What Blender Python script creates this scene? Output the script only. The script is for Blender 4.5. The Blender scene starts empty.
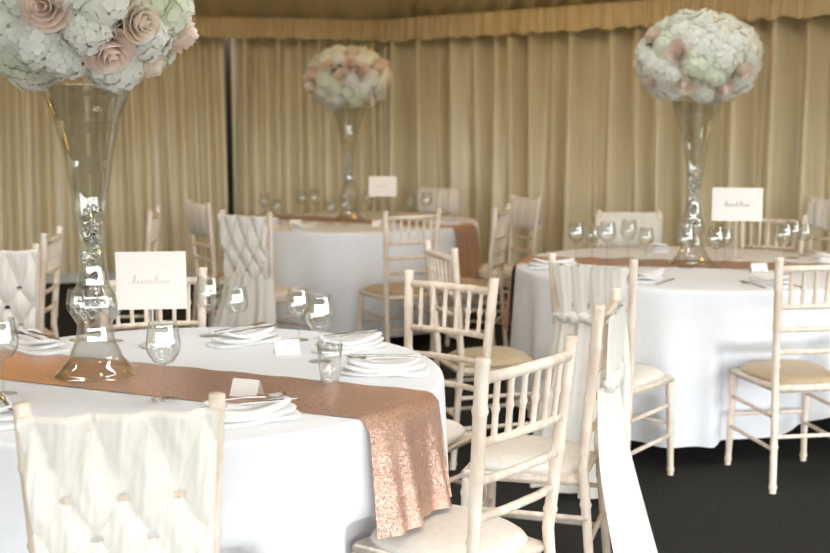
import bpy, bmesh, math, random
from mathutils import Vector, Matrix, noise
random.seed(7)
PI = math.pi
sc = bpy.context.scene
C = sc.collection

# ------------------------------------------------------------------ materials
def mat(name):
    m = bpy.data.materials.new(name); m.use_nodes = True
    nt = m.node_tree
    return m, nt, nt.nodes['Principled BSDF'], nt.nodes['Material Output']

def setp(b, color=None, rough=None, metal=None, spec=None, sheen=None, trans=None):
    if color: b.inputs['Base Color'].default_value = (*color, 1)
    if rough is not None: b.inputs['Roughness'].default_value = rough
    if metal is not None: b.inputs['Metallic'].default_value = metal
    if spec is not None: b.inputs['Specular IOR Level'].default_value = spec
    if sheen is not None: b.inputs['Sheen Weight'].default_value = sheen
    if trans is not None: b.inputs['Transmission Weight'].default_value = trans

def noise_color(nt, b, c1, c2, scale, vec_scale=None, detail=4, lo=.35, hi=.65, coords='Object'):
    tc = nt.nodes.new('ShaderNodeTexCoord')
    n = nt.nodes.new('ShaderNodeTexNoise'); n.inputs['Scale'].default_value = scale; n.inputs['Detail'].default_value = detail
    if vec_scale:
        mp = nt.nodes.new('ShaderNodeMapping'); mp.inputs['Scale'].default_value = vec_scale
        nt.links.new(tc.outputs[coords], mp.inputs['Vector']); nt.links.new(mp.outputs[0], n.inputs['Vector'])
    else: nt.links.new(tc.outputs[coords], n.inputs['Vector'])
    r = nt.nodes.new('ShaderNodeValToRGB')
    r.color_ramp.elements[0].position = lo; r.color_ramp.elements[1].position = hi
    r.color_ramp.elements[0].color = (*c1, 1); r.color_ramp.elements[1].color = (*c2, 1)
    nt.links.new(n.outputs['Fac'], r.inputs['Fac']); nt.links.new(r.outputs['Color'], b.inputs['Base Color'])
    return n, r

def bump(nt, b, src, strength, dist=.01):
    bp = nt.nodes.new('ShaderNodeBump'); bp.inputs['Strength'].default_value = strength; bp.inputs['Distance'].default_value = dist
    nt.links.new(src, bp.inputs['Height']); nt.links.new(bp.outputs['Normal'], b.inputs['Normal'])

def simple(name, c1, c2=None, scale=20, rough=.6, vec_scale=None, metal=0, spec=.5, bmp=0, sheen=0):
    m, nt, b, o = mat(name)
    setp(b, c1, rough, metal, spec, sheen)
    if c2:
        n, r = noise_color(nt, b, c1, c2, scale, vec_scale)
        if bmp: bump(nt, b, n.outputs['Fac'], bmp)
    return m

def cloth(name, c1, c2, transl, scale=30, rough=.85, vec_scale=None, bmp=.15):
    m, nt, b, o = mat(name)
    setp(b, c1, rough, 0, .25 if rough > .5 else .9, .15)
    n, r = noise_color(nt, b, c1, c2, scale, vec_scale)
    bump(nt, b, n.outputs['Fac'], bmp, .004)
    t = nt.nodes.new('ShaderNodeBsdfTranslucent'); nt.links.new(r.outputs['Color'], t.inputs['Color'])
    mx = nt.nodes.new('ShaderNodeMixShader'); mx.inputs[0].default_value = transl
    nt.links.new(b.outputs[0], mx.inputs[1]); nt.links.new(t.outputs[0], mx.inputs[2]); nt.links.new(mx.outputs[0], o.inputs['Surface'])
    return m

def thin_glass(name, tint, refl=1.0):
    m, nt, b, o = mat(name)
    nt.nodes.remove(b)
    tr = nt.nodes.new('ShaderNodeBsdfTransparent'); tr.inputs['Color'].default_value = (*tint, 1)
    gl = nt.nodes.new('ShaderNodeBsdfGlossy'); gl.inputs['Roughness'].default_value = .03
    lw = nt.nodes.new('ShaderNodeLayerWeight'); lw.inputs['Blend'].default_value = .5
    pw = nt.nodes.new('ShaderNodeMath'); pw.operation = 'POWER'; pw.inputs[1].default_value = 4
    nt.links.new(lw.outputs['Facing'], pw.inputs[0])
    ml = nt.nodes.new('ShaderNodeMath'); ml.operation = 'MULTIPLY_ADD'; ml.inputs[1].default_value = .6 * refl; ml.inputs[2].default_value = .075 * refl; ml.use_clamp = True
    nt.links.new(pw.outputs[0], ml.inputs[0])
    mx = nt.nodes.new('ShaderNodeMixShader')
    nt.links.new(ml.outputs[0], mx.inputs[0]); nt.links.new(tr.outputs[0], mx.inputs[1]); nt.links.new(gl.outputs[0], mx.inputs[2])
    nt.links.new(mx.outputs[0], o.inputs['Surface'])
    return m

def solid_glass(name, tint):
    m, nt, b, o = mat(name)
    setp(b, tint, .02, 0, .5, 0, 1.0); b.inputs['IOR'].default_value = 1.5
    return m

def sequin(name, c1, c2, rough, nb):
    m, nt, b, o = mat(name)
    setp(b, c1, rough, .75, .5)
    tc = nt.nodes.new('ShaderNodeTexCoord')
    v = nt.nodes.new('ShaderNodeTexVoronoi'); v.inputs['Scale'].default_value = 380
    nt.links.new(tc.outputs['Object'], v.inputs['Vector'])
    r = nt.nodes.new('ShaderNodeValToRGB'); r.color_ramp.elements[0].color = (*c1, 1); r.color_ramp.elements[1].color = (*c2, 1)
    sp = nt.nodes.new('ShaderNodeSeparateColor'); nt.links.new(v.outputs['Color'], sp.inputs[0])
    nt.links.new(sp.outputs[0], r.inputs['Fac']); nt.links.new(r.outputs['Color'], b.inputs['Base Color'])
    # each sequin disc is tilted its own way
    vm = nt.nodes.new('ShaderNodeVectorMath'); vm.operation = 'SUBTRACT'; vm.inputs[1].default_value = (.5, .5, .5)
    nt.links.new(v.outputs['Color'], vm.inputs[0])
    vs = nt.nodes.new('ShaderNodeVectorMath'); vs.operation = 'SCALE'; vs.inputs['Scale'].default_value = nb
    nt.links.new(vm.outputs[0], vs.inputs[0])
    ge = nt.nodes.new('ShaderNodeNewGeometry')
    va = nt.nodes.new('ShaderNodeVectorMath'); va.operation = 'ADD'
    nt.links.new(ge.outputs['Normal'], va.inputs[0]); nt.links.new(vs.outputs[0], va.inputs[1])
    vn = nt.nodes.new('ShaderNodeVectorMath'); vn.operation = 'NORMALIZE'; nt.links.new(va.outputs[0], vn.inputs[0])
    nt.links.new(vn.outputs[0], b.inputs['Normal'])
    return m

M = {}
M['wood'] = simple('limewashed_wood', (.86, .76, .65), (.70, .57, .45), 14, .5, (3, 3, .7), bmp=.1)
M['pad'] = simple('seat_pad_fabric', (.80, .74, .66), (.74, .67, .58), 60, .8, bmp=.08, sheen=.2)
M['shadowed_pad'] = simple('shadowed_pad_fabric', (.54, .42, .27), (.48, .36, .22), 60, .8, bmp=.08, sheen=.2)  # ivory pads in tan: their dimmer lighting is put into the colour
M['sash'] = cloth('ivory_sash', (.95, .92, .86), (.89, .86, .79), .25, 9, .8, (4, 4, .5))
M['linen'] = cloth('white_linen', (.87, .88, .91), (.85, .86, .89), .05, 40, .9)
M['napkin'] = cloth('napkin_linen', (.90, .89, .88), (.84, .83, .82), .05, 60, .9)
M['runner'] = sequin('rose_gold_sequins', (.52, .30, .20), (.76, .53, .45), .42, .42)
M['curtain'] = cloth('ivory_drape', (.77, .69, .48), (.69, .59, .37), .02, 3, .42, (3, 3, .3), .05)
M['valance'] = cloth('valance_satin', (.78, .64, .40), (.72, .56, .33), .06, 6, .55, (3, 3, .5), .05)
M['ceiling'] = cloth('ceiling_lining', (.80, .69, .44), (.74, .62, .38), .0, 4, .7, (3, 3, .5), .05)
M['dark_wall'] = simple('dark_tent_wall', (.045, .025, .015), (.03, .018, .01), 8, .7)  # wall coloured dark so the slit between the curtains reads dark
M['pale_trim'] = simple('pale_trim', (.75, .72, .64), (.7, .66, .58), 10, .6)
M['carpet'] = simple('charcoal_carpet', (.020, .020, .019), (.034, .033, .030), 90, .95, spec=.15, bmp=.5)
M['glass'] = thin_glass('clear_glass', (.97, .98, .97), 1.6)
M['crystal'] = solid_glass('crystal', (1, 1, 1))
M['acrylic'] = thin_glass('clear_acrylic', (.95, .95, .93), 1.4)
M['card'] = simple('ivory_card', (.90, .85, .80), (.88, .83, .78), 40, .6)
M['ink'] = simple('grey_ink', (.30, .27, .25), None, rough=.6)
M['pale_ink'] = simple('pale_gold_ink', (.74, .68, .61), None, rough=.5)
M['steel'] = simple('cutlery_steel', (.62, .60, .57), None, rough=.18, metal=1)
M['table_metal'] = simple('black_table_metal', (.015, .015, .018), None, rough=.4)
M['table_wood'] = simple('plywood_top', (.45, .33, .2), (.38, .27, .16), 5, .6)
M['hydrangea'] = cloth('hydrangea_white', (.97, .97, .93), (.91, .93, .84), .35, 14, .7)
M['hydrangea_green'] = cloth('hydrangea_pale_green', (.92, .94, .83), (.84, .89, .71), .35, 14, .7)
M['blush'] = cloth('rose_blush', (.97, .87, .80), (.96, .80, .72), .3, 14, .6)
M['peach'] = cloth('rose_peach', (.97, .91, .82), (.96, .84, .72), .3, 14, .6)
M['leaf'] = simple('leaf_green', (.06, .09, .035), (.10, .14, .05), 12, .5)
M['moss'] = simple('foliage_core', (.10, .11, .05), (.20, .21, .11), 30, .9, bmp=.6)

# ------------------------------------------------------------------ mesh helpers
def mesh_from(name, bm, m, smooth=True, mats=None):
    me = bpy.data.meshes.new(name); bm.to_mesh(me); bm.free()
    for p in me.polygons: p.use_smooth = smooth
    for mm in (mats or [m]): me.materials.append(mm)
    return me

def link(name, me, parent=None, loc=(0, 0, 0), rot=(0, 0, 0), scale=(1, 1, 1)):
    o = bpy.data.objects.new(name, me); C.objects.link(o)
    o.location = loc; o.rotation_euler = rot; o.scale = scale
    if parent: o.parent = parent
    return o

def tag(o, label, cat, group=None):
    o['label'] = label; o['category'] = cat
    if group: o['group'] = group
    return o

def thing(name, label, cat, loc, rotz=0, group=None):
    o = bpy.data.objects.new(name, None); C.objects.link(o); o.empty_display_size = .1
    o.location = loc; o.rotation_euler = (0, 0, rotz)
    return tag(o, label, cat, group)

def tube(bm, pts, radii, n=10, cap=True):
    pts = [Vector(p) for p in pts]
    if not hasattr(radii, '__len__'): radii = [radii] * len(pts)
    rings = []
    up = None
    for i, p in enumerate(pts):
        d = (pts[min(i + 1, len(pts) - 1)] - pts[max(i - 1, 0)]).normalized()
        if up is None or abs(d.dot(up)) > .95: up = Vector((1, 0, 0)) if abs(d.x) < .7 else Vector((0, 1, 0))
        a = d.cross(up).normalized(); b = d.cross(a).normalized()
        rings.append([bm.verts.new(p + radii[i] * (math.cos(2 * PI * k / n) * a + math.sin(2 * PI * k / n) * b)) for k in range(n)])
    for r0, r1 in zip(rings, rings[1:]):
        for k in range(n): bm.faces.new((r0[k], r0[(k + 1) % n], r1[(k + 1) % n], r1[k]))
    if cap:
        bm.faces.new(rings[0]); bm.faces.new(rings[-1])

def lathe(bm, prof, n=32, cap_bottom=False, cap_top=False):
    rings = [[bm.verts.new((r * math.cos(2 * PI * k / n), r * math.sin(2 * PI * k / n), z)) for k in range(n)] for r, z in prof]
    for r0, r1 in zip(rings, rings[1:]):
        for k in range(n): bm.faces.new((r0[k], r0[(k + 1) % n], r1[(k + 1) % n], r1[k]))
    if cap_bottom: bm.faces.new(rings[0][::-1])
    if cap_top: bm.faces.new(rings[-1])

def box(bm, lo, hi, bevel=0):
    r = bmesh.ops.create_cube(bm, size=1)
    for v in r['verts']:
        v.co = Vector([lo[i] + (v.co[i] + .5) * (hi[i] - lo[i]) for i in range(3)])
    if bevel:
        bmesh.ops.bevel(bm, geom=list({e for v in r['verts'] for e in v.link_edges}), offset=bevel, segments=2, affect='EDGES')

def grid(bm, nu, nv, fn, close_u=False):
    vs = [[bm.verts.new(fn(i / (nu if close_u else nu - 1), j / (nv - 1))) for i in range(nu)] for j in range(nv)]
    for j in range(nv - 1):
        for i in range(nu if close_u else nu - 1):
            k = (i + 1) % nu
            bm.faces.new((vs[j][i], vs[j][k], vs[j + 1][k], vs[j + 1][i]))
    return vs

def lerp_path(pts, step=.012):
    out = []
    for a, b in zip(pts, pts[1:]):
        a, b = Vector(a), Vector(b); n = max(1, int((b - a).length / step))
        out += [a.lerp(b, k / n) for k in range(n)]
    return out + [Vector(pts[-1])]

def bamboo(bm, pts, r0, r1, rings=.16, n=10, phase=.06):
    """turned pole with raised bamboo rings"""
    P = lerp_path(pts); L = 0; rad = []
    tot = sum((b - a).length for a, b in zip(P, P[1:]))
    for i, p in enumerate(P):
        if i: L += (p - P[i - 1]).length
        d = abs(((L + phase) / rings) % 1 - .5) * rings
        rad.append(r0 + (r1 - r0) * L / tot + (.0035 if d < .007 else 0))
    tube(bm, P, rad, n)

# ------------------------------------------------------------------ banquet chair (local: faces +Y, back at -Y)
HT = .905
def yb(z): return -.185 - .042 * max(0, (z - .45) / .45)
def hw(z): return .152 + .024 * max(0, (z - .45) / .45)

def chair_meshes():
    P = []   # (name, mesh)
    bm = bmesh.new()
    vs = []
    def sf(u, v):
        return None
    # seat frame: trapezoid ring board
    fr = [(-.145, -.185), (.145, -.185), (.178, .175), (-.178, .175)]
    for z0, z1, s in ((.388, .418, 1.0),):
        b0 = [bm.verts.new((x * s, y * s, z0)) for x, y in fr]; b1 = [bm.verts.new((x * s, y * s, z1)) for x, y in fr]
        bm.faces.new(b0[::-1]); bm.faces.new(b1)
        for k in range(4): bm.faces.new((b0[k], b0[(k + 1) % 4], b1[(k + 1) % 4], b1[k]))
    bmesh.ops.bevel(bm, geom=bm.edges[:], offset=.008, segments=2, affect='EDGES')
    P.append(('seat_frame', mesh_from('seat_frame', bm, M['wood'])))
    # leg front / back post
    for s in (-1, 1):
        bm = bmesh.new(); bamboo(bm, [(s * .172, .170, 0), (s * .162, .158, .393)], .0125, .0165); P.append(('leg', mesh_from('leg', bm, M['wood'])))
    for s in (-1, 1):
        bm = bmesh.new()
        bamboo(bm, [(s * .163, -.225, 0), (s * .151, -.19, .40), (s * hw(.45), yb(.45), .45), (s * hw(HT), yb(HT), HT + .027)], .0135, .0165)
        P.append(('back_leg', mesh_from('back_leg', bm, M['wood'])))
    # rails
    def rail(z, r, name):
        bm = bmesh.new(); w = hw(z); tube(bm, [(-w + .01, yb(z), z), (-w * .4, yb(z) - .012, z + .002), (w * .4, yb(z) - .012, z + .002), (w - .01, yb(z), z)], [r, r, r, r], 10)
        P.append((name, mesh_from(name, bm, M['wood'])))
    rail(.885, .0135, 'top_rail')
    for z in (.735, .645, .555): rail(z, .0105, 'back_rail')
    for k in range(6):
        t = (k + 1) / 7 * 2 - 1
        bm = bmesh.new(); z0, z1 = .738, .882
        bamboo(bm, [(t * hw(z0), yb(z0) - .011 * (1 - t * t), z0), (t * hw(z1), yb(z1) - .011 * (1 - t * t), z1)], .0075, .0075, .07, 8, .03)
        P.append(('spindle', mesh_from('spindle', bm, M['wood'])))
    # stretchers
    def st(a, b):
        bm = bmesh.new(); tube(bm, lerp_path([a, b], .1), .0085, 8); P.append(('stretcher', mesh_from('stretcher', bm, M['wood'])))
    for s in (-1, 1):
        for z in (.17, .30): st((s * .161, -.205, z), (s * .167, .164, z))
    for z in (.22,): st((-.166, .165, z), (.166, .165, z)); st((-.157, -.205, z), (.157, -.205, z))
    return P
CH = chair_meshes()

def pad_mesh(m):
    bm = bmesh.new()
    def f(u, v):
        a = 2 * PI * u; c, s = math.cos(a), math.sin(a)
        p = 3.2; k = (abs(c) ** p + abs(s) ** p) ** (-1 / p)
        prof = [(0.0001, .048), (.35, .047), (.65, .044), (.85, .036), (.96, .022), (1, .010), (.97, .0)]
        rr, zz = prof[round(v * 6)]
        x, y = c * k * rr, s * k * rr
        return Vector((x * (.164 + .018 * y), y * .176 - .003, .4195 + zz * .88))
    grid(bm, 40, 7, f, True)
    return mesh_from('seat_pad', bm, m)
PAD = {'ivory': pad_mesh(M['pad']), 'shadowed': pad_mesh(M['shadowed_pad'])}

# --- sashes
def band(bm, path, wfn, off, nx=7, seed=0):
    """cloth band following path of (u,z,depth); arched across"""
    rows = []
    for i, (u, z, d) in enumerate(path):
        t = i / (len(path) - 1); w = wfn(t)
        a = path[max(i - 1, 0)]; b = path[min(i + 1, len(path) - 1)]
        tu, tz = b[0] - a[0], b[1] - a[1]; l = math.hypot(tu, tz) or 1; nu, nz = tz / l, -tu / l
        if abs(z - .93) < .04: nu, nz = -1, 0
        row = []
        for k in range(nx):
            s = k / (nx - 1) * 2 - 1
            uu = u + nu * w / 2 * s; zz = z + nz * w / 2 * s
            lim = hw(zz) + .022
            uu = max(-lim, min(lim, uu))
            wr = .0025 * math.sin(s * 9 + seed * 2.1 + t * 3) + .002 * math.sin(s * 15 + seed)
            row.append(bm.verts.new((uu, yb(zz) - .020 + d - .012 * (1 - s * s) - wr, zz)))
        rows.append(row)
    for r0, r1 in zip(rows, rows[1:]):
        for k in range(nx - 1): bm.faces.new((r0[k], r0[k + 1], r1[k + 1], r1[k]))

def over_top(u, w):
    # folded over the top rail from inside the back
    return [(u, .872, .042), (u, .893, .041), (u, .907, .030), (u, .910, .014), (u, .902, .002)]

def tail(bm, z_top, w_top, w_bot, out, seed=0, npl=9):
    rnd = random.Random(seed); ph = rnd.random() * 6
    def f(u, v):
        z = z_top + (.03 - z_top) * v
        w = w_top + (w_bot - w_top) * (v ** .8)
        s = u * 2 - 1
        amp = .006 + .016 * v
        pl = amp * math.sin(s * npl + ph + .6 * math.sin(3 * s)) + amp * .5 * math.sin(s * npl * 2.3 + ph * 2)
        return Vector((w * s, yb(z) - .024 - out * v ** 1.15 - pl - .02 * (1 - s * s), z))
    grid(bm, 46, 18, f)

def sash_weave():
    bm = bmesh.new(); p = .102
    rows = [0, .155, .235, .315, .395]          # pinch rows below the top rail; alternate rows are staggered
    def rowpos(d):
        for k in range(4):
            if d <= rows[k + 1]: return k + (d - rows[k]) / (rows[k + 1] - rows[k])
        return 4
    NU, NV = 110, 130; z0 = .903; D = .36
    vs = []
    for j in range(NV):
        v = j / (NV - 1)
        if v < .10:                              # folded over the top rail from inside the back
            a = v / .10; z = [.868, .898, .911, .903][0] if a == 0 else None
            k = a * 3; P = [(.868, .042), (.897, .040), (.911, .018), (.903, -.004)]
            i0 = min(2, int(k)); t = k - i0; z = P[i0][0] * (1 - t) + P[i0 + 1][0] * t; dd = P[i0][1] * (1 - t) + P[i0 + 1][1] * t; drop = 0
        else:
            drop = (v - .10) / .90 * D; z = z0 - drop; dd = -.004
        rp = rowpos(drop)
        row = []
        for i in range(NU):
            s_ = i / (NU - 1) * 2 - 1; u = s_ * (hw(z) + .004 * (drop < .01))
            A = u / p + (rp + 1) / 2; B = u / p - (rp + 1) / 2
            ht = (abs(math.sin(PI * A)) * abs(math.sin(PI * B))) ** .55
            # over and under: alternate lozenges sit further out
            puff = .026 * ht + .004 * math.sin(PI * (A + B)) * ht
            wr = .0016 * math.sin(u * 210 + 2.5 * math.sin(drop * 30 + u * 20)) + .0012 * math.sin(u * 390 + drop * 40)
            row.append((bm.verts.new((u, yb(z) - .018 + dd - puff - wr, z)), u, rp, drop))
        vs.append(row)
    for j in range(NV - 1):
        for i in range(NU - 1):
            q = (vs[j][i], vs[j][i + 1], vs[j + 1][i + 1], vs[j + 1][i])
            u = sum(t[1] for t in q) / 4; drop = sum(t[3] for t in q) / 4
            hole = False
            for r in (1, 2, 3):
                off = 0 if r % 2 else .5
                k = round(u / p - off) + off
                if ((u - k * p) / .0125) ** 2 + ((drop - rows[r]) / .0085) ** 2 < 1 and abs(k * p) < .15: hole = True
            if not hole: bm.faces.new([t[0] for t in q])
    tail(bm, .555, .165, .27, .13, 3)
    return mesh_from('sash', bm, M['sash'])

def sash_fan():
    bm = bmesh.new(); z0 = .905
    for q, u0 in enumerate((-.114, -.038, .038, .114)):
        path = [(u0, .878, .002), (u0, .890, -.004), (u0, .900, -.006)]
        for i in range(1, 17):
            t = i / 16; path.append((u0 * (1 - .12 * t), z0 - .215 * t, -.004 - .012 * t))
        N = len(path)
        band(bm, path, lambda t: .100 - .056 * max(0, (t - .2) / .8), 0, 11, q)
    # gathered belt
    pts = [(-.155 + .31 * k / 24, yb(.69) - .034 - .010 * math.sin(PI * k / 24) + .003 * math.sin(k * 2.2), .69 + .007 * math.sin(k * 1.3)) for k in range(25)]
    tube(bm, pts, [(.020 + .004 * math.sin(k * 1.9)) * (.35 + .65 * min(1, min(k, 24 - k) / 3)) for k in range(25)], 12)
    tail(bm, .695, .155, .23, .15, 5, 12)
    return mesh_from('sash', bm, M['sash'])

def sash_panel():
    bm = bmesh.new()
    # short wrap pulled round the upper back, front and behind
    def f(u, v):
        a = -v * 2 * PI * .98
        s = u * 2 - 1
        zc, zh = .815, .105
        z = zc + zh * math.cos(a) * (1 if math.cos(a) > 0 else (1 + .05 * math.sin(s * 8)))
        y = yb(z) + .030 * math.sin(a) * (1 + .2 * math.sin(s * 11 + 1)) + .003 * math.sin(s * 23) + .012 * -(1 - s * s)
        return Vector((s * (hw(z) + .018), y, z))
    grid(bm, 40, 24, f)
    return mesh_from('sash', bm, M['sash'])
SASH = {'weave': sash_weave(), 'fan': sash_fan(), 'panel': sash_panel()}

chair_count = 0
def chair(bx, by, fx, fy, label, sash=None, pad='ivory', group='limewashed wooden banquet chairs'):
    l = math.hypot(fx, fy); fx, fy = fx / l, fy / l
    cx, cy = bx + .215 * fx, by + .215 * fy
    t = thing('banquet_chair', label, 'chair', (cx, cy, 0), math.atan2(-fx, fy), group)
    for n, me in CH: link(n, me, t)
    p = link('seat_pad', PAD[pad], t)
    if sash:
        s = link('sash', SASH[sash], t); s['label'] = 'ivory fabric sash'
    return t

# front table: (-.65, 3.07); right table (1.39, 5.55); far table (-.42, 8.1)
T1 = (-.660, 3.13, .735); T2 = (1.37, 5.57, .87); T3 = (-.42, 8.1, .86)
chair(-.548, 2.10, -.2, .98, 'chair in the left foreground, its back woven over with wide ivory sash bands', 'weave')
chair(.252, 2.60, -.76, .65, 'bare spindle-back chair nearest the camera, right of the front table', None)
chair(.560, 3.37, -.955, .30, 'chair seen almost edge-on behind the nearest bare chair, long ivory sash trailing to the right', 'fan')
chair(.113, 3.86, -.60, -.80, 'bare chair tucked in at the back right of the front table, facing the camera', None)
chair(.118, 4.84, .95, .30, 'bare chair with beige pad seen from the side, left of the right-hand table', None, 'shadowed')
chair(.685, 4.40, .60, .80, 'chair with ivory sash in three swags and a knot, in front of the right-hand table', 'fan')
chair(1.560, 4.40, -.16, .99, 'bare chair at the right edge with its back to us before the right-hand table', None, 'shadowed')
chair(-1.77, 4.80, -.25, .97, 'white-sashed chair cut off by the left edge of the view', 'weave')
chair(-1.750, 5.50, -.99, -.10, 'bare chair seen edge-on at far left beside the white-sashed chair', None)
chair(-1.577, 6.91, -.99, -.08, 'bare chair seen edge-on in front of the left curtain, above the front table sign', None)
chair(-.915, 3.98, .30, -.95, 'bare chair behind the front table sign, its back rising over the sign edges', None)
chair(-.970, 6.65, .52, .85, 'chair with woven ivory sash flaring to the floor, front left of the far table', 'weave')
chair(-1.40, 7.50, .85, .53, 'brown-shaded chair with a short white sash, left of the far table', 'panel', 'shadowed')
chair(-.02, 6.78, -.45, .89, 'bare chair with beige seat in front of the far table, below its sign', None, 'shadowed')
chair(.525, 7.10, -.95, .30, 'bare chair turned sideways at the right end of the far table', None, 'shadowed')
chair(.76, 8.00, -.90, -.42, 'chair with short white sash by the curtain, right of the far table', 'panel')
chair(.20, 9.25, -.45, -.90, 'white-sashed chair on the curtain side of the far table', 'panel')
chair(1.250, 6.72, .05, -1, 'white-sashed chair behind the left side of the right-hand table', 'panel')
chair(2.02, 6.50, -.55, -.83, 'bare chair behind the right-hand table, right of its sign', None)
chair(2.86, 7.85, -.75, -.66, 'white-sashed chair far back at the right edge by the curtain', 'panel')

# ------------------------------------------------------------------ tables
CHAIRS = [(o.location.x, o.location.y) for o in C.objects if o.name.startswith('banquet_chair')]
def folded_table(T, label, rot=.35):
    x, y, R = T
    t = thing('round_table', label, 'table', (x, y, 0), rot, 'round folding tables')
    bm = bmesh.new(); lathe(bm, [(.001, .715), (R - .012, .715), (R - .008, .722), (R - .008, .740), (R - .015, .746), (.001, .746)], 64)
    link('tabletop', mesh_from('tabletop', bm, M['table_wood']), t)
    for k in range(4):
        a = PI / 4 + k * PI / 2
        bm = bmesh.new(); r = R * .52; tube(bm, lerp_path([(r * math.cos(a), r * math.sin(a), .714), (r * math.cos(a) * 1.12, r * math.sin(a) * 1.12, 0)], .1), .016, 12)
        link('leg', mesh_from('leg', bm, M['table_metal']), t)

def tablecloth(T, label, run_ang, seed, lifts=(), fold=1.2):
    x, y, R = T
    rnd = random.Random(seed)
    fol = [(n, rnd.uniform(.4, 1) / (n ** .35), rnd.uniform(0, 6.28)) for n in (7, 11, 16, 23)]
    dents = []
    for cx, cy in CHAIRS:
        d = math.hypot(cx - x, cy - y)
        if d < R + .24: dents.append((math.atan2(cy - y, cx - x), R - (d - .215) , d))
    bm = bmesh.new(); n = 240
    prof = []
    for i in range(5): prof.append(('top', (R - .012) * (i + .02) / 4.02))
    prof += [('edge', 0), ('edge', 1), ('edge', 2)]
    NS = 18
    for i in range(1, NS + 1): prof.append(('skirt', i / NS))
    rings = []
    for kind, q in prof:
        ring = []
        for k in range(n):
            a = 2 * PI * k / n
            if kind == 'top': r, z = q, .752
            elif kind == 'edge': r, z = [(R - .003, .7505), (R + .003, .745), (R + .006, .735)][q]
            else:
                hem = .09
                for la, lw_, lz in lifts:
                    da = (a - la + PI) % (2 * PI) - PI; hem += lz * math.exp(-(da / lw_) ** 2)
                z = .735 + (hem - .735) * q
                f = sum(A * math.sin(nn * a + ph + .35 * math.sin(3 * a + ph)) for nn, A, ph in fol)
                f = f if f < 0 else f * 1.1
                win = 1
                for ra in (run_ang, run_ang + PI):
                    da = (a - ra + PI) % (2 * PI) - PI
                    win *= 1 - .92 * math.exp(-(da * R / .34) ** 4)
                r = R + .006 + .035 * q + fold * .038 * f * q ** .8 * win
                for da0, depth, d in dents:
                    da = (a - da0 + PI) % (2 * PI) - PI
                    lat = R * math.sin(da) if abs(da) < 1.4 else 9
                    m = max(0, min(1, (.27 - abs(lat)) / .07)); m = m * m * (3 - 2 * m)
                    tz = max(0, min(1, (q - .33) / .07)); tz = tz * tz * (3 - 2 * tz)
                    lim = (R - depth - .015) / max(.35, math.cos(da))
                    if r > lim: r = r + (lim - r) * m * tz
            ring.append(bm.verts.new((r * math.cos(a), r * math.sin(a), z)))
        rings.append(ring)
    for r0, r1 in zip(rings, rings[1:]):
        for k in range(n): bm.faces.new((r0[k], r1[k], r1[(k + 1) % n], r0[(k + 1) % n]))
    bm.faces.new(rings[0])
    bmesh.ops.recalc_face_normals(bm, faces=bm.faces[:])
    o = link('tablecloth', mesh_from('tablecloth', bm, M['linen']), None, (x, y, 0))
    return tag(o, label, 'tablecloth', 'white round tablecloths')

def runner(T, ang, off, half_w, drop, label, seed=1):
    """sequin strip: across the top and down both sides; off = sideways shift from the centre"""
    x, y, R = T
    rnd = random.Random(seed)
    bm = bmesh.new()
    NW = 26; L = math.sqrt(R * R)
    NT, ND = 40, 22
    def f(u, v):
        w = (u * 2 - 1) * half_w + off
        Rt = math.sqrt((R + .004) ** 2 - w * w)
        tot = 2 * (Rt + drop); s = -Rt - drop + tot * v
        if abs(s) <= Rt - .012:
            return Vector((s, w, .7545 + .0012 * math.sin(s * 40 + w * 20)))
        sg = 1 if s > 0 else -1; e = abs(s) - (Rt - .012)
        if e < .03:
            a = e / .03 * PI / 2; return Vector((sg * (Rt - .012 + .020 * math.sin(a)), w, .7545 - .018 * (1 - math.cos(a))))
        d = e - .03; q = d / drop
        pl = .016 * q * math.sin(w * 38 + 1.3 * math.sin(w * 17) + seed) + .008 * q * math.sin(w * 85 + 1)
        ang_ = math.atan2(w, Rt)
        r = Rt + .018 + .040 * q + pl
        ww = off + (w - off) * (1 + .10 * q)
        return Vector((sg * r, ww, .7365 - d))
    grid(bm, NW, NT + 2 * ND + 20, f)
    bmesh.ops.recalc_face_normals(bm, faces=bm.faces[:])
    o = link('table_runner', mesh_from('table_runner', bm, M['runner']), None, (x, y, 0), (0, 0, ang))
    return tag(o, label, 'table runner', 'rose gold table runners')

R1, R2, R3 = math.radians(-23.0), math.radians(-13), math.radians(-28)
folded_table(T1, 'round folding table hidden under the front white tablecloth')
folded_table(T2, 'round table under the right-hand white tablecloth, a black leg showing below the hem', -.14)
folded_table(T3, 'round table hidden under the far white tablecloth')
tablecloth(T1, 'white floor-length tablecloth on the round front table', R1, 3)
tablecloth(T2, 'white tablecloth with lifted hem on the round right-hand table', R2, 8, [(math.radians(-58), .16, .15), (math.radians(-44), .2, .10)], 1.6)
tablecloth(T3, 'white tablecloth on the round far table before the curtain', R3, 12, (), 1.8)
runner(T1, R1, -.095, .162, .28, 'rose gold sequin runner across the front table, its end hanging over the edge', 2)
runner(T2, R2, .03, .15, .34, 'rose gold sequin runner across the right-hand table', 4)
runner(T3, R3, .0, .16, .34, 'rose gold sequin runner across the far table, hanging down at its right end', 6)

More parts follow.
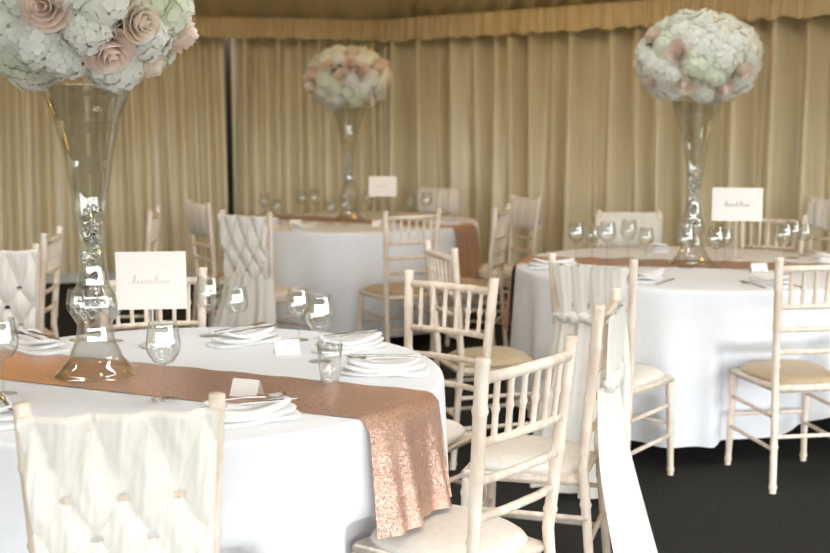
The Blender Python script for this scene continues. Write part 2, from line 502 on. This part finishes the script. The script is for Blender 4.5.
# ------------------------------------------------------------------ vases and flowers
def interp(prof, n=60):
    out = []
    for k in range(n):
        z = prof[0][1] + (prof[-1][1] - prof[0][1]) * k / (n - 1)
        for (r0, z0), (r1, z1) in zip(prof, prof[1:]):
            if z0 <= z <= z1 + 1e-9:
                t = (z - z0) / (z1 - z0); t2 = t * t * (3 - 2 * t) * .5 + t * .5
                out.append((r0 + (r1 - r0) * t2, z)); break
    return out
V_FOOT = [(.112, 0), (.098, .012), (.070, .05), (.052, .10), (.046, .135)]
V_KNOB = [(.046, .135), (.060, .165), (.064, .19), (.058, .22), (.044, .25)]
V_BODY = [(.044, .25), (.037, .30), (.036, .36), (.046, .47), (.062, .58), (.084, .68), (.112, .76), (.120, .785)]
def m_lathe(name, prof, m, n=40, inner=.004):
    bm = bmesh.new(); p = interp(prof)
    q = p + [(max(.002, r - inner), z) for r, z in p[::-1]] if inner else p
    lathe(bm, q + [q[0]] if inner else q, n)
    return mesh_from(name, bm, m)
VM = [('foot', m_lathe('foot', V_FOOT, M['glass'])), ('knob', m_lathe('knob', V_KNOB, M['glass'])), ('trumpet_bowl', m_lathe('trumpet_bowl', V_BODY, M['glass']))]
def crystals():
    bm = bmesh.new(); rnd = random.Random(5)
    for k in range(46):
        z = .16 + .30 * (k / 46) ** 1.0
        rr = (.040 if z < .25 else .026)
        a = rnd.random() * 6.28; r = rnd.random() ** .5 * rr * .8; s = rnd.uniform(.008, .014)
        mtx = Matrix.Translation((r * math.cos(a), r * math.sin(a), z)) @ Matrix.Rotation(rnd.random() * 6, 4, Vector((rnd.random(), rnd.random(), 1)).normalized()) @ Matrix.Diagonal((s, s * rnd.uniform(.7, 1), s * 1.4, 1))
        bmesh.ops.create_icosphere(bm, subdivisions=1, radius=1, matrix=mtx)
    return mesh_from('crystal_filler', bm, M['crystal'], False)
CRY = crystals()
def stems():
    bm = bmesh.new(); rnd = random.Random(9)
    for k in range(7):
        a = k * .9; tube(bm, [(.01 * math.cos(a), .01 * math.sin(a), .44), (.02 * math.cos(a + .4), .02 * math.sin(a + .4), .6), (.06 * math.cos(a), .06 * math.sin(a), .80)], .003, 6)
    return mesh_from('stems', bm, M['leaf'])
def vase(x, y, label, rot=0):
    t = thing('trumpet_vase', label, 'vase', (x, y, .757), rot, 'tall glass centrepiece vases')
    for n, me in VM: link(n, me, t)
    link('crystal_filler', CRY, t)

def hydrangea_mesh(m, seed):
    bm = bmesh.new(); rnd = random.Random(seed); n = 92
    bmesh.ops.create_uvsphere(bm, u_segments=14, v_segments=8, radius=.052)
    for i in range(n):
        zz = 1 - 1.55 * (i + .5) / n; a = i * 2.39996; rr = math.sqrt(max(0, 1 - zz * zz))
        d = Vector((rr * math.cos(a), rr * math.sin(a), zz)); base = d * (.066 + rnd.uniform(-.006, .008))
        t1 = d.orthogonal().normalized(); t1 = Matrix.Rotation(rnd.random() * 6, 3, d) @ t1
        for k in range(4):
            p = Matrix.Rotation(k * PI / 2, 3, d) @ t1; q = d.cross(p)
            L = .0155 * rnd.uniform(.85, 1.15); W = .0082
            lift = rnd.uniform(-.003, .004)
            vv = [bm.verts.new(base + p * L * a_ + q * W * b_ + d * (.0025 + lift * a_ * .8)) for a_, b_ in ((0, .0), (.38, .9), (.75, .95), (1.0, .35), (1.0, -.35), (.75, -.95), (.38, -.9))]
            bm.faces.new(vv)
    return mesh_from('hydrangea', bm, m, False)
def rose_mesh(m, seed):
    bm = bmesh.new(); rnd = random.Random(seed)
    for layer in range(5):
        np_ = (3, 4, 5, 6, 6)[layer]; rad = (.010, .018, .027, .037, .046)[layer]; h = (.062, .060, .056, .048, .036)[layer]
        for k in range(np_):
            a0 = 2 * PI * k / np_ + layer * .6 + rnd.random() * .3; span = 2 * PI / np_ * .75
            def f(u, v):
                s = u * 2 - 1; a = a0 + s * span
                r = rad * (.25 + .75 * math.sin(min(1, v * 1.1) * PI / 2)) + (.010 * layer / 4) * max(0, v - .7) / .3
                z = h * v * (1 - .22 * s * s) - .006 * layer * .6
                return Vector((r * math.cos(a), r * math.sin(a), z))
            grid(bm, 7, 6, f)
    return mesh_from('rose', bm, m)
def leaf_mesh():
    bm = bmesh.new()
    def f(u, v):
        s = u * 2 - 1; w = .022 * math.sin(PI * (v * .93 + .035)) ** .8
        return Vector((w * s, .085 * v, .012 * abs(s) + .018 * math.sin(v * 2.4)))
    grid(bm, 5, 8, f)
    return mesh_from('leaf', bm, M['leaf'])
HY = [hydrangea_mesh(M['hydrangea'], 1), hydrangea_mesh(M['hydrangea'], 2), hydrangea_mesh(M['hydrangea'], 3), hydrangea_mesh(M['hydrangea_green'], 4)]
RO = [rose_mesh(M['blush'], 1), rose_mesh(M['peach'], 2)]
LF = leaf_mesh(); ST = stems()
def core_mesh():
    bm = bmesh.new(); bmesh.ops.create_icosphere(bm, subdivisions=4, radius=1)
    for v in bm.verts:
        v.co *= 1 + .10 * noise.noise(v.co * 6) + .04 * noise.noise(v.co * 15)
        v.co = Vector((v.co.x * .235, v.co.y * .235, v.co.z * .165))
    return mesh_from('foliage', bm, M['moss'])
CORE = core_mesh()

def orient(d, spin):
    q = d.to_track_quat('Z', 'Y'); return (q.to_matrix().to_4x4() @ Matrix.Rotation(spin, 4, 'Z')).to_euler()
def flowers(x, y, label, seed, extra_roses=()):
    rnd = random.Random(seed)
    zc = .757 + .985
    t = thing('flower_arrangement', label, 'flowers', (x, y, zc - .235), rnd.random() * 6, 'round flower centrepieces')
    link('foliage', CORE, t, (0, 0, .235))
    n = 64
    pts = []
    for i in range(n):
        zz = 1 - 1.92 * (i + .5) / n; a = i * 2.39996; rr = math.sqrt(max(0, 1 - zz * zz))
        pts.append((Vector((rr * math.cos(a), rr * math.sin(a), zz)), zz))
    roses = set(rnd.sample(range(4, n - 6), 17))
    for i, (d, zz) in enumerate(pts):
        if zz < -.88: continue
        j = Vector((rnd.uniform(-.05, .05), rnd.uniform(-.05, .05), rnd.uniform(-.05, .05))); d = (d + j).normalized()
        if i in roses:
            p = Vector((d.x * .250, d.y * .250, d.z * .178 + .235)); s = rnd.uniform(.95, 1.25)
            link('rose', RO[i % 2], t, p, orient(d, rnd.random() * 6), (s, s, s))
        else:
            p = Vector((d.x * .226, d.y * .226, d.z * .158 + .235)); s = rnd.uniform(.95, 1.2)
            link('hydrangea', HY[(i * 7 + seed) % 4], t, p, orient(d, rnd.random() * 6), (s, s, s))
    for i in range(26):
        zz = rnd.uniform(-.95, .7) if i > 9 else -.75 - .02 * i; a = rnd.random() * 6.28; rr = math.sqrt(max(.02, 1 - zz * zz)); d = Vector((rr * math.cos(a), rr * math.sin(a), zz))
        p = Vector((d.x * .238, d.y * .238, d.z * .168 + .235)); s = rnd.uniform(.5, .75)
        link('leaf', LF, t, p, (rnd.uniform(-.2, 1.0), 0, a - PI / 2 + rnd.uniform(-.8, .8)), (s, s, s))
vase(-.875, 3.105, 'tall clear glass trumpet vase on the front table runner')
vase(1.350, 5.58, 'tall clear glass trumpet vase on the right-hand table', .4)
vase(-.462, 8.12, 'tall clear glass trumpet vase on the far table', .9)
flowers(-.888, 3.105, 'white hydrangea and blush rose ball on the front table vase, cut by the frame top', 3)
flowers(1.350, 5.58, 'white hydrangea and blush rose ball on the right-hand table vase', 11)
flowers(-.462, 8.12, 'white and peach flower ball on the far table vase, smallest in view', 23)

# ------------------------------------------------------------------ signs
def scribble(bm, w, h, cx, cz, y, seed, r):
    """joined-up handwriting: loops of uneven height with a tall first letter and a few ascenders"""
    rnd = random.Random(seed); pts = []; x = cx - w / 2; L = 9; adv = w / L
    for q in range(L):
        if q == 5: x += adv * .35
        hh = h * (1.15 if q in (0, 5) else rnd.choice((.38, .38, .45, .95)))
        for k in range(10):
            a = 2 * PI * k / 10
            pts.append((x + adv * k / 10 + .42 * adv * math.sin(a) + (hh * .22) * (1 - math.cos(a)) / 2, y, cz - h * .35 + hh * (1 - math.cos(a)) / 2))
        x += adv * .93
    tube(bm, pts, r, 5)
def sign(x, y, rot, w, h, zc, label, ink, textw, seed):
    t = thing('table_sign', label, 'sign', (x, y, .757), rot, 'table name signs')
    z = zc - .757
    bm = bmesh.new(); box(bm, (-w / 2, -.0025, z - h / 2), (w / 2, .0025, z + h / 2), .001)
    c = link('card', mesh_from('card', bm, M['card'], False), t)
    bm = bmesh.new(); scribble(bm, textw, .022, 0, z, -.0032, seed, .0013)
    link('lettering', mesh_from('lettering', bm, M[ink]), c)
    bm = bmesh.new(); tube(bm, lerp_path([(0, .004, .006), (0, .004, z + h * .1)], .05), .003, 8)
    link('stem', mesh_from('stem', bm, M['pale_trim']), t)
    bm = bmesh.new(); lathe(bm, [(.001, 0), (.038, 0), (.040, .004), (.034, .008), (.001, .009)], 24)
    link('base', mesh_from('base', bm, M['pale_trim']), t)
sign(-.808, 3.50, .10, .212, .178, .960, 'square ivory sign with faint lettering beside the vase on the front table', 'pale_ink', .12, 2)
sign(1.600, 5.72, -.12, .245, .165, 1.037, 'white sign with grey handwriting on the right-hand table', 'ink', .13, 5)
sign(-.232, 8.30, .05, .20, .145, .985, 'small pale sign on a thin stem on the far table', 'pale_ink', .11, 7)

# ------------------------------------------------------------------ tableware
def glass_meshes(H, rb, name):
    zs = H * .45
    bm = bmesh.new(); p = interp([(.004, zs), (rb * .62, zs + H * .05), (rb * .95, zs + H * .17), (rb, zs + H * .27), (rb * .92, zs + H * .40), (rb * .80, H)], 24)
    lathe(bm, p + [(r - .0012, z) for r, z in p[::-1]] + [p[0]], 28)
    bowl = mesh_from('bowl', bm, M['glass'])
    bm = bmesh.new(); lathe(bm, [(.0045, .006), (.0035, .02), (.0033, zs * .6), (.005, zs + .001)], 12)
    stem = mesh_from('stem', bm, M['glass'])
    bm = bmesh.new(); lathe(bm, [(.001, 0), (.033, 0), (.034, .0015), (.02, .003), (.0045, .0065)], 28)
    foot = mesh_from('foot', bm, M['glass'])
    return [('bowl', bowl), ('stem', stem), ('foot', foot)]
WG = glass_meshes(.195, .043, 'wine'); WG2 = glass_meshes(.165, .038, 'water')
def tumbler_mesh():
    bm = bmesh.new(); p = [(.024, .004), (.029, .03), (.032, .07), (.034, .11)]
    lathe(bm, [(.001, 0), (.024, 0)] + p + [(r - .0015, z) for r, z in p[::-1]] + [(.001, .006)], 28); return mesh_from('tumbler', bm, M['glass'])
TU = tumbler_mesh()
def wine(x, y, label, group, big=True, z=.7525):
    t = thing('wine_glass', label, 'glass', (x, y, z), 0, group)
    for n, me in (WG if big else WG2): link(n, me, t)
g1 = 'glasses on the front table'
wine(-.623, 2.805, 'wine glass in front of the sign on the front table runner, nearest upright glass', g1, True, .7575)
wine(-1.051, 2.880, 'wine glass at the left edge of the view on the front table', g1)
wine(-.668, 3.690, 'wine glass right of the front table sign, left one of a pair at the back', g1)
wine(-.575, 3.665, 'wine glass right of the front table sign, right one of a pair at the back', g1, False)
wine(-.371, 3.620, 'wine glass at the back of the front table beside a larger clear glass', g1, False)
wine(-.276, 3.289, 'large wine glass on the right half of the front table', g1)
tag(link('tumbler', TU, None, (-.226, 3.004, .7525)), 'short clear tumbler at the runner edge on the front table', 'glass', g1)
wine(-1.07, 3.62, 'wine glass left behind the front table vase', g1, False)
wine(-.96, 3.60, 'wine glass right behind the front table vase', g1, False)
g2 = 'glasses on the right-hand table'
for k, (x, y, d) in enumerate([(.80, 5.70, 'leftmost glass on the right-hand table'), (.905, 5.86, 'second glass from the left on the right-hand table'), (.955, 5.70, 'third glass from the left on the right-hand table'),
        (1.094, 5.88, 'fourth glass from the left on the right-hand table'), (1.150, 5.71, 'fifth glass from the left on the right-hand table'), (1.285, 5.43, 'glass left of the vase stem on the right-hand table'),
        (1.425, 5.43, 'glass right of the vase stem on the right-hand table'), (1.530, 5.66, 'glass below the white sign on the right-hand table'),
        (1.81, 5.63, 'left glass of the cluster at the right end of the right-hand table'), (1.93, 5.86, 'middle glass of the cluster at the right end of the right-hand table'), (2.03, 5.98, 'right glass of the cluster at the right end of the right-hand table')]):
    wine(x, y, d, g2, k % 3 != 1, .7575 if abs((y - 5.58)) < .16 else .7525)
g3 = 'glasses on the far table'
for k, (x, y, d) in enumerate([(-1.06, 8.12, 'leftmost glass on the far table'), (-.955, 7.96, 'second glass from the left on the far table'), (-.832, 8.47, 'third glass from the left on the far table'),
        (-.740, 8.50, 'fourth glass from the left on the far table'), (-.57, 7.80, 'glass left of the vase foot on the far table'), (-.47, 7.78, 'glass in front of the vase foot on the far table'),
        (-.35, 8.47, 'glass behind the vase on the far table'), (-.03, 8.35, 'glass right of the sign on the far table'), (.08, 8.22, 'rightmost glass on the far table')]):
    wine(x, y, d, g3, k % 3 != 1)

def napkin_mesh(seed):
    bm = bmesh.new(); rnd = random.Random(seed)
    for lay in range(3):
        w = .058 - .006 * lay; l = .125 - .012 * lay; z0 = .004 + lay * .010; tw = rnd.uniform(-.12, .12)
        def f(u, v):
            a = 2 * PI * u; c, s = math.cos(a), math.sin(a); k = (abs(c) ** 5 + abs(s) ** 5) ** (-.2)
            rr, zz = [(.001, .010), (.6, .0105), (.94, .009), (1, .005), (.97, 0), (.5, -.001), (.001, -.001)][round(v * 6)]
            x, y = c * k * rr * w, s * k * rr * l
            zz += .006 * noise.noise(Vector((x * 18, y * 12, seed + lay))) + .010 * lay * (y / l) ** 2
            return Vector((x * math.cos(tw) - y * math.sin(tw), x * math.sin(tw) + y * math.cos(tw), max(.0, z0 + zz - .003)))
        grid(bm, 36, 7, f, True)
    return mesh_from('napkin', bm, M['napkin'])
NP = [napkin_mesh(1), napkin_mesh(2)]
def knife_mesh():
    bm = bmesh.new(); prof = [(-.115, .0045), (-.10, .0065), (-.03, .0055), (-.01, .004), (.0, .008), (.05, .0095), (.09, .008), (.115, .001)]
    top = [[bm.verts.new((s * w, y, z)) for (s, z) in ((-1, .001), (-.6, .004), (.6, .004), (1, .001))] for y, w in prof]
    for a, b in zip(top, top[1:]):
        for k in range(3): bm.faces.new((a[k], a[k + 1], b[k + 1], b[k]))
        bm.faces.new((a[3], a[0], b[0], b[3]))
    return mesh_from('knife', bm, M['steel'])
def fork_mesh():
    bm = bmesh.new()
    pr = [(-.10, .0055, .003), (-.06, .004, .004), (.0, .003, .006), (.03, .008, .004), (.05, .012, .003)]
    rows = [[bm.verts.new((-w, y, z)), bm.verts.new((0, y, z + .0025)), bm.verts.new((w, y, z)), bm.verts.new((0, y, max(.0005, z - .002)))] for y, w, z in pr]
    for a, b in zip(rows, rows[1:]):
        for k in range(4): bm.faces.new((a[k], a[(k + 1) % 4], b[(k + 1) % 4], b[k]))
    for k in range(4):
        x = -.0105 + .007 * k; tube(bm, [(x, .049, .004), (x, .075, .005), (x * .9, .10, .008)], [.0018, .0016, .0008], 6)
    return mesh_from('fork', bm, M['steel'])
KN, FK = knife_mesh(), fork_mesh()
def setting(T, x, y, where, k, cutlery=True, rot=None):
    a = math.atan2(T[1] - y, T[0] - x) - PI / 2 if rot is None else rot
    z = .7525
    grp = 'folded napkins on the ' + where[1]
    tag(link('napkin', NP[k % 2], None, (x, y, z), (0, 0, a)), 'folded white napkin ' + where[0] + ' ' + where[2], 'napkin', grp)
    ko, kz = (.022, .043) if T is T1 else (.085, 0)
    if cutlery:
        c, s = math.cos(a), math.sin(a)
        tag(link('knife', KN, None, (x + ko * c, y + ko * s, z + kz), (0, 0, a)), 'steel knife with napkin ' + where[0] + ' ' + where[2], 'knife', 'knives on the ' + where[1])
        tag(link('fork', FK, None, (x - ko * c, y - ko * s, z + kz), (0, 0, a)), 'steel fork with napkin ' + where[0] + ' ' + where[2], 'fork', 'forks on the ' + where[1])
ft = 'front table'; rt = 'right-hand table'; fa = 'far table'
setting(T1, -.535, 3.57, ('right of the sign', ft, 'at the back of the front table'), 0, True, -.75)
setting(T1, -1.16, 3.46, ('left of the vase', ft, 'at the back left of the front table'), 1, True, .75)
setting(T1, -.200, 3.47, ('before the tucked-in bare chair', ft, 'on the front table'), 1)
setting(T1, -.085, 3.13, ('at the right edge', ft, 'of the front table before the edge-on chair'), 0)
setting(T1, -.390, 2.62, ('right of the woven-sash chair', ft, 'on the front table'), 1, True, -1.15)
setting(T1, -.985, 2.63, ('left of the woven-sash chair', ft, 'on the front table'), 0, True, .5)
for k, (x, y, d) in enumerate([(.66, 5.47, 'at the left end'), (1.02, 5.02, 'at the front left'), (1.52, 4.88, 'at the front middle'), (2.10, 5.75, 'at the right end'), (1.30, 6.22, 'at the back')]):
    setting(T2, x, y, (d, rt, 'of the right-hand table'), k, k in (0, 1, 2))
for k, (x, y, d) in enumerate([(-1.03, 7.80, 'at the left end'), (-.72, 7.45, 'at the front left'), (-.15, 7.45, 'at the front right'), (.2, 7.85, 'at the right end')]):
    setting(T3, x, y, (d, fa, 'of the far table'), k, False)

# white side plates carrying nothing are not shown; tent place cards are
def tent_mesh(w=.075, h=.042, d=.022):
    bm = bmesh.new()
    t = .0012
    A = [(-d, 0), (0, h), (d, 0), (d - t * 1.6, 0), (0, h - t * 2.2), (-d + t * 1.6, 0)]
    L = [bm.verts.new((-w / 2, y, z)) for y, z in A]; Rr = [bm.verts.new((w / 2, y, z)) for y, z in A]
    for k in range(6): bm.faces.new((L[k], L[(k + 1) % 6], Rr[(k + 1) % 6], Rr[k]))
    bm.faces.new((L[0], L[1], L[4], L[5])); bm.faces.new((L[1], L[2], L[3], L[4])); bm.faces.new((Rr[5], Rr[4], Rr[1], Rr[0])); bm.faces.new((Rr[4], Rr[3], Rr[2], Rr[1]))
    bmesh.ops.recalc_face_normals(bm, faces=bm.faces[:])
    return mesh_from('place_card', bm, M['card'], False)
TN = tent_mesh()
def place(x, y, z, rot, label): tag(link('place_card', TN, None, (x, y, z), (0, 0, rot)), label, 'place card', 'tent place cards')
place(-.425, 2.845, .7575, -.35, 'white tent place card on the front table runner, right of the nearest glass')
place(-.385, 3.40, .7525, .3, 'cream tent place card at the back of the front table, left of the large glass')
place(1.592, 5.30, .7525, .05, 'tent place card at the front of the right-hand table')
place(-.80, 7.70, .7525, 0, 'tent place card on the front left of the far table')
place(-.25, 7.66, .7525, 0, 'tent place card on the front right of the far table')

# ------------------------------------------------------------------ the marquee
WL0, WC, WR1 = Vector((-6.2, 9.66)), Vector((-.24, 11.05)), Vector((4.7, 6.97))
EAVE = 2.365
def wall_strip(name, a, b, z0, z1, m, off=0):
    bm = bmesh.new(); d = (b - a).normalized(); n = Vector((-d.y, d.x))
    A, B = a + n * off, b + n * off
    v = [bm.verts.new((p.x, p.y, z)) for z in (z0, z1) for p in (A, B)] ; w = [bm.verts.new((p.x + n.x * .06, p.y + n.y * .06, z)) for z in (z0, z1) for p in (A, B)]
    for f in ((0, 1, 3, 2), (5, 4, 6, 7)): bm.faces.new([(v + w)[{0: 0, 1: 1, 2: 2, 3: 3}[i]] if i < 4 else w[i - 4] for i in f])
    bm.faces.new((v[0], v[2], w[2], w[0])); bm.faces.new((v[1], w[1], w[3], v[3])); bm.faces.new((v[2], v[3], w[3], w[2])); bm.faces.new((v[0], w[0], w[1], v[1]))
    bmesh.ops.recalc_face_normals(bm, faces=bm.faces[:])
    o = link(name, mesh_from(name, bm, m, False)); o['kind'] = 'structure'; return o
wall_strip('wall_back', WL0, WC, 0, 2.6, M['dark_wall'], .20)
wall_strip('wall_right', WC, WR1, 0, 2.6, M['dark_wall'], .20)
wall_strip('wall_left', Vector((-6.2, -4)), WL0, 0, 2.6, M['curtain'], 0)
# floor
bm = bmesh.new(); box(bm, (-7.5, -5, -.05), (7, 12.5, 0)); o = link('floor', mesh_from('floor', bm, M['carpet'], False)); o['kind'] = 'structure'
# pale baseboard along the left curtain
def trim(name, a, b, z0, z1, off):
    o = wall_strip(name, a, b, z0, z1, M['pale_trim'], off); return o

def pleats(length, seed, wlo, whi, alo, ahi):
    rnd = random.Random(seed); s = 0; out = []
    while s < length + .3:
        w = rnd.uniform(wlo, whi); out.append((s, w, rnd.uniform(alo, ahi))); s += w
    return out
def pleat_fn(pl):
    def f(s):
        for s0, w, a in pl:
            if s0 <= s < s0 + w:
                t = (s - s0) / w
                return a * (math.sin(PI * t) ** 2.2)
        return 0
    return f
def drape(name, a, b, z0, z1, base_off, seed, wlo, whi, alo, ahi, m, rows, spread=1.0, hem_wave=0, step=.012, sway=.03):
    d = (b - a); L = d.length; d = d / L; n = Vector((d.y, -d.x))   # n points into the room
    pf = pleat_fn(pleats(L, seed, wlo, whi, alo, ahi)); pf2 = pleat_fn(pleats(L, seed + 50, wlo * 1.9, whi * 1.9, alo * .6, ahi * .8))
    N = int(L / step)
    bm = bmesh.new()
    def f(u, v):
        s = u * L; z = z1 + (z0 - z1) * v
        s2 = s + sway * v * math.sin(s * 2.3 + seed)
        off = pf(max(0, min(L, s2))) * (1 - .45 * v * spread) + pf2(max(0, min(L, s + .02 * v))) * (.4 + .8 * v)
        p = a + d * s + n * (base_off + off)
        zz = z + (hem_wave * math.sin(s * 31 + 2 * math.sin(s * 7)) * v if hem_wave else 0)
        return Vector((p.x, p.y, zz))
    grid(bm, N, rows, f)
    bmesh.ops.recalc_face_normals(bm, faces=bm.faces[:])
    return link(name, mesh_from(name, bm, m))
dl = (WC - WL0).normalized(); dr = (WR1 - WC).normalized()
def on_left(px_x):  # point of the back wall line at world x
    return WL0 + dl * ((px_x - WL0.x) / dl.x)
GA, GB = on_left(-1.745), on_left(-1.685)
o = drape('curtain', WL0, GA, .09, 2.34, .03, 1, .06, .16, .05, .12, M['curtain'], 9); tag(o, 'ivory pleated curtain left of the dark upright gap', 'curtain', 'pleated wall curtains')
o = drape('curtain', GB, WC - dl * .05, .02, 2.34, .03, 2, .08, .23, .08, .22, M['curtain'], 9); tag(o, 'ivory pleated curtain right of the dark gap, behind the far table', 'curtain', 'pleated wall curtains')
o = drape('curtain', WC + dr * .05, WR1, .02, 2.34, .03, 3, .09, .26, .09, .24, M['curtain'], 9); tag(o, 'ivory pleated curtain on the slanting right wall, behind the right-hand table', 'curtain', 'pleated wall curtains')
# valances
o = drape('valance', WL0, WC - dl * .11, 2.185, EAVE, .30, 11, .05, .11, .012, .03, M['valance'], 5, 0, .008, .008, .01); tag(o, 'gathered ivory valance along the left wall top', 'valance', 'gathered valances')
o = drape('valance', WC + dr * .11, WR1, 2.17, EAVE, .30, 12, .06, .13, .015, .04, M['valance'], 5, 0, .012, .008, .01); tag(o, 'gathered ivory valance along the right wall top', 'valance', 'gathered valances')
# baseboard along the left wall
o = wall_strip('baseboard_left', WL0, GA, 0, .10, M['pale_trim'], -.02)

# ceiling lining: pleated fabric rising from the eaves to a ridge
def ceiling_panel(name, a, b, ra, rb, seed, amp, w):
    e_ = (b - a).normalized() * .12; a, b = a - e_, b + e_
    L = (b - a).length; bm = bmesh.new(); pf = pleat_fn(pleats(L, seed, w * .6, w * 1.4, amp * .4, amp))
    N = int(L / .03)
    def f(u, v):
        e = a.lerp(b, u); r = ra.lerp(rb, u)
        sag = -.10 * math.sin(PI * v)
        p = e.lerp(r, v)
        return Vector((p.x, p.y, EAVE - .01 + (r.z - EAVE) * v + sag - pf(u * L) * (1 - .6 * v)))
    grid(bm, N, 16, f)
    o = link(name, mesh_from(name, bm, M['ceiling'])); o['kind'] = 'structure'
    return o
def v3(p, z=EAVE): return Vector((p.x, p.y, z))
RL, RC, RR = Vector((-6.2, 3.2, 4.0)), Vector((0, 3.6, 4.2)), Vector((5.2, 2.6, 4.0))
ceiling_panel('ceiling', v3(WL0), v3(WC), RL, RC, 21, .06, .26)
ceiling_panel('ceiling', v3(WC), v3(WR1), RC, RR, 22, .07, .20)
ceiling_panel('ceiling', Vector((-6.2, -4, EAVE)), Vector((5.2, -4, EAVE)), RL, RR, 23, .05, .25)
ceiling_panel('ceiling', v3(WR1), Vector((5.2, -4, EAVE)), RR, RR + Vector((0, -.05, 0)), 24, .03, .3)
ceiling_panel('ceiling', Vector((-6.2, -4, EAVE)), v3(WL0), RL + Vector((0, -.05, 0)), RL, 25, .03, .3)
# right side: unseen solid return near the corner, lengthened to cut side light, open beyond it; header over the openings
wall_strip('wall_side', Vector((4.7, 6.97)), Vector((5.15, 3.0)), 0, 2.6, M['curtain'], 0)

# ------------------------------------------------------------------ light
w = bpy.data.worlds.new('World'); sc.world = w; w.use_nodes = True
nt = w.node_tree; bg = nt.nodes['Background']
tc = nt.nodes.new('ShaderNodeTexCoord'); sx = nt.nodes.new('ShaderNodeSeparateXYZ'); nt.links.new(tc.outputs['Generated'], sx.inputs[0])
rmp = nt.nodes.new('ShaderNodeValToRGB'); nt.links.new(sx.outputs['Z'], rmp.inputs['Fac'])
e = rmp.color_ramp.elements; e[0].position = 0.0; e[0].color = (.05, .055, .04, 1); e[1].position = .03; e[1].color = (.93, .97, 1.0, 1)
bg.inputs['Strength'].default_value = 9
nt.links.new(rmp.outputs['Color'], bg.inputs['Color'])

def area(name, loc, target, sx_, sy_, energy, color, portal=False):
    L = bpy.data.lights.new(name, 'AREA'); L.shape = 'RECTANGLE'; L.size = sx_; L.size_y = sy_; L.energy = energy; L.color = color
    o = bpy.data.objects.new(name, L); C.objects.link(o); o.location = loc
    o.rotation_euler = (Vector(target) - Vector(loc)).to_track_quat('-Z', 'Y').to_euler()
    if portal: L.cycles.is_portal = True
    return o
area('side_opening', (5.2, -.5, 1.2), (0, -.5, 1.2), 7.0, 2.4, 1, (1, 1, 1), True)
area('rear_opening', (-.5, -4.05, 1.2), (-.5, 0, 1.2), 11.4, 2.4, 1, (1, 1, 1), True)
def lamp(name, loc, energy, color, r=.18):
    L = bpy.data.lights.new(name, 'POINT'); L.energy = energy; L.color = color; L.shadow_soft_size = r
    o = bpy.data.objects.new(name, L); C.objects.link(o); o.location = loc
WARM = (1.0, .58, .10)
lamp('unseen_lamp', (-2.6, 7.4, 2.75), 22, WARM)
lamp('unseen_lamp', (.6, 8.0, 2.85), 22, WARM)
lamp('unseen_lamp', (2.8, 5.6, 2.75), 15, WARM)
lamp('unseen_lamp', (-1.5, 3.0, 3.2), 5, WARM)
lamp('unseen_lamp', (.1, 1.7, 2.75), 14, (1, .88, .72))  # added fill that brightens the front flowers, no known fixture there

# ------------------------------------------------------------------ camera
cam = bpy.data.cameras.new('camera'); co = bpy.data.objects.new('camera', cam); C.objects.link(co); sc.camera = co
cam.sensor_width = 36; cam.lens = 50.0
co.location = (0, 0, 1.44); co.rotation_euler = (PI / 2 - math.atan(154 / 1153), 0, 0)
cam.dof.use_dof = True; cam.dof.focus_distance = 2.95; cam.dof.aperture_fstop = 3.5
sc.view_settings.view_transform = 'Standard'; sc.view_settings.look = 'None'
sc.view_settings.exposure = .14; sc.view_settings.gamma = 1
sc.cycles.transparent_max_bounces = 32; sc.cycles.max_bounces = 10
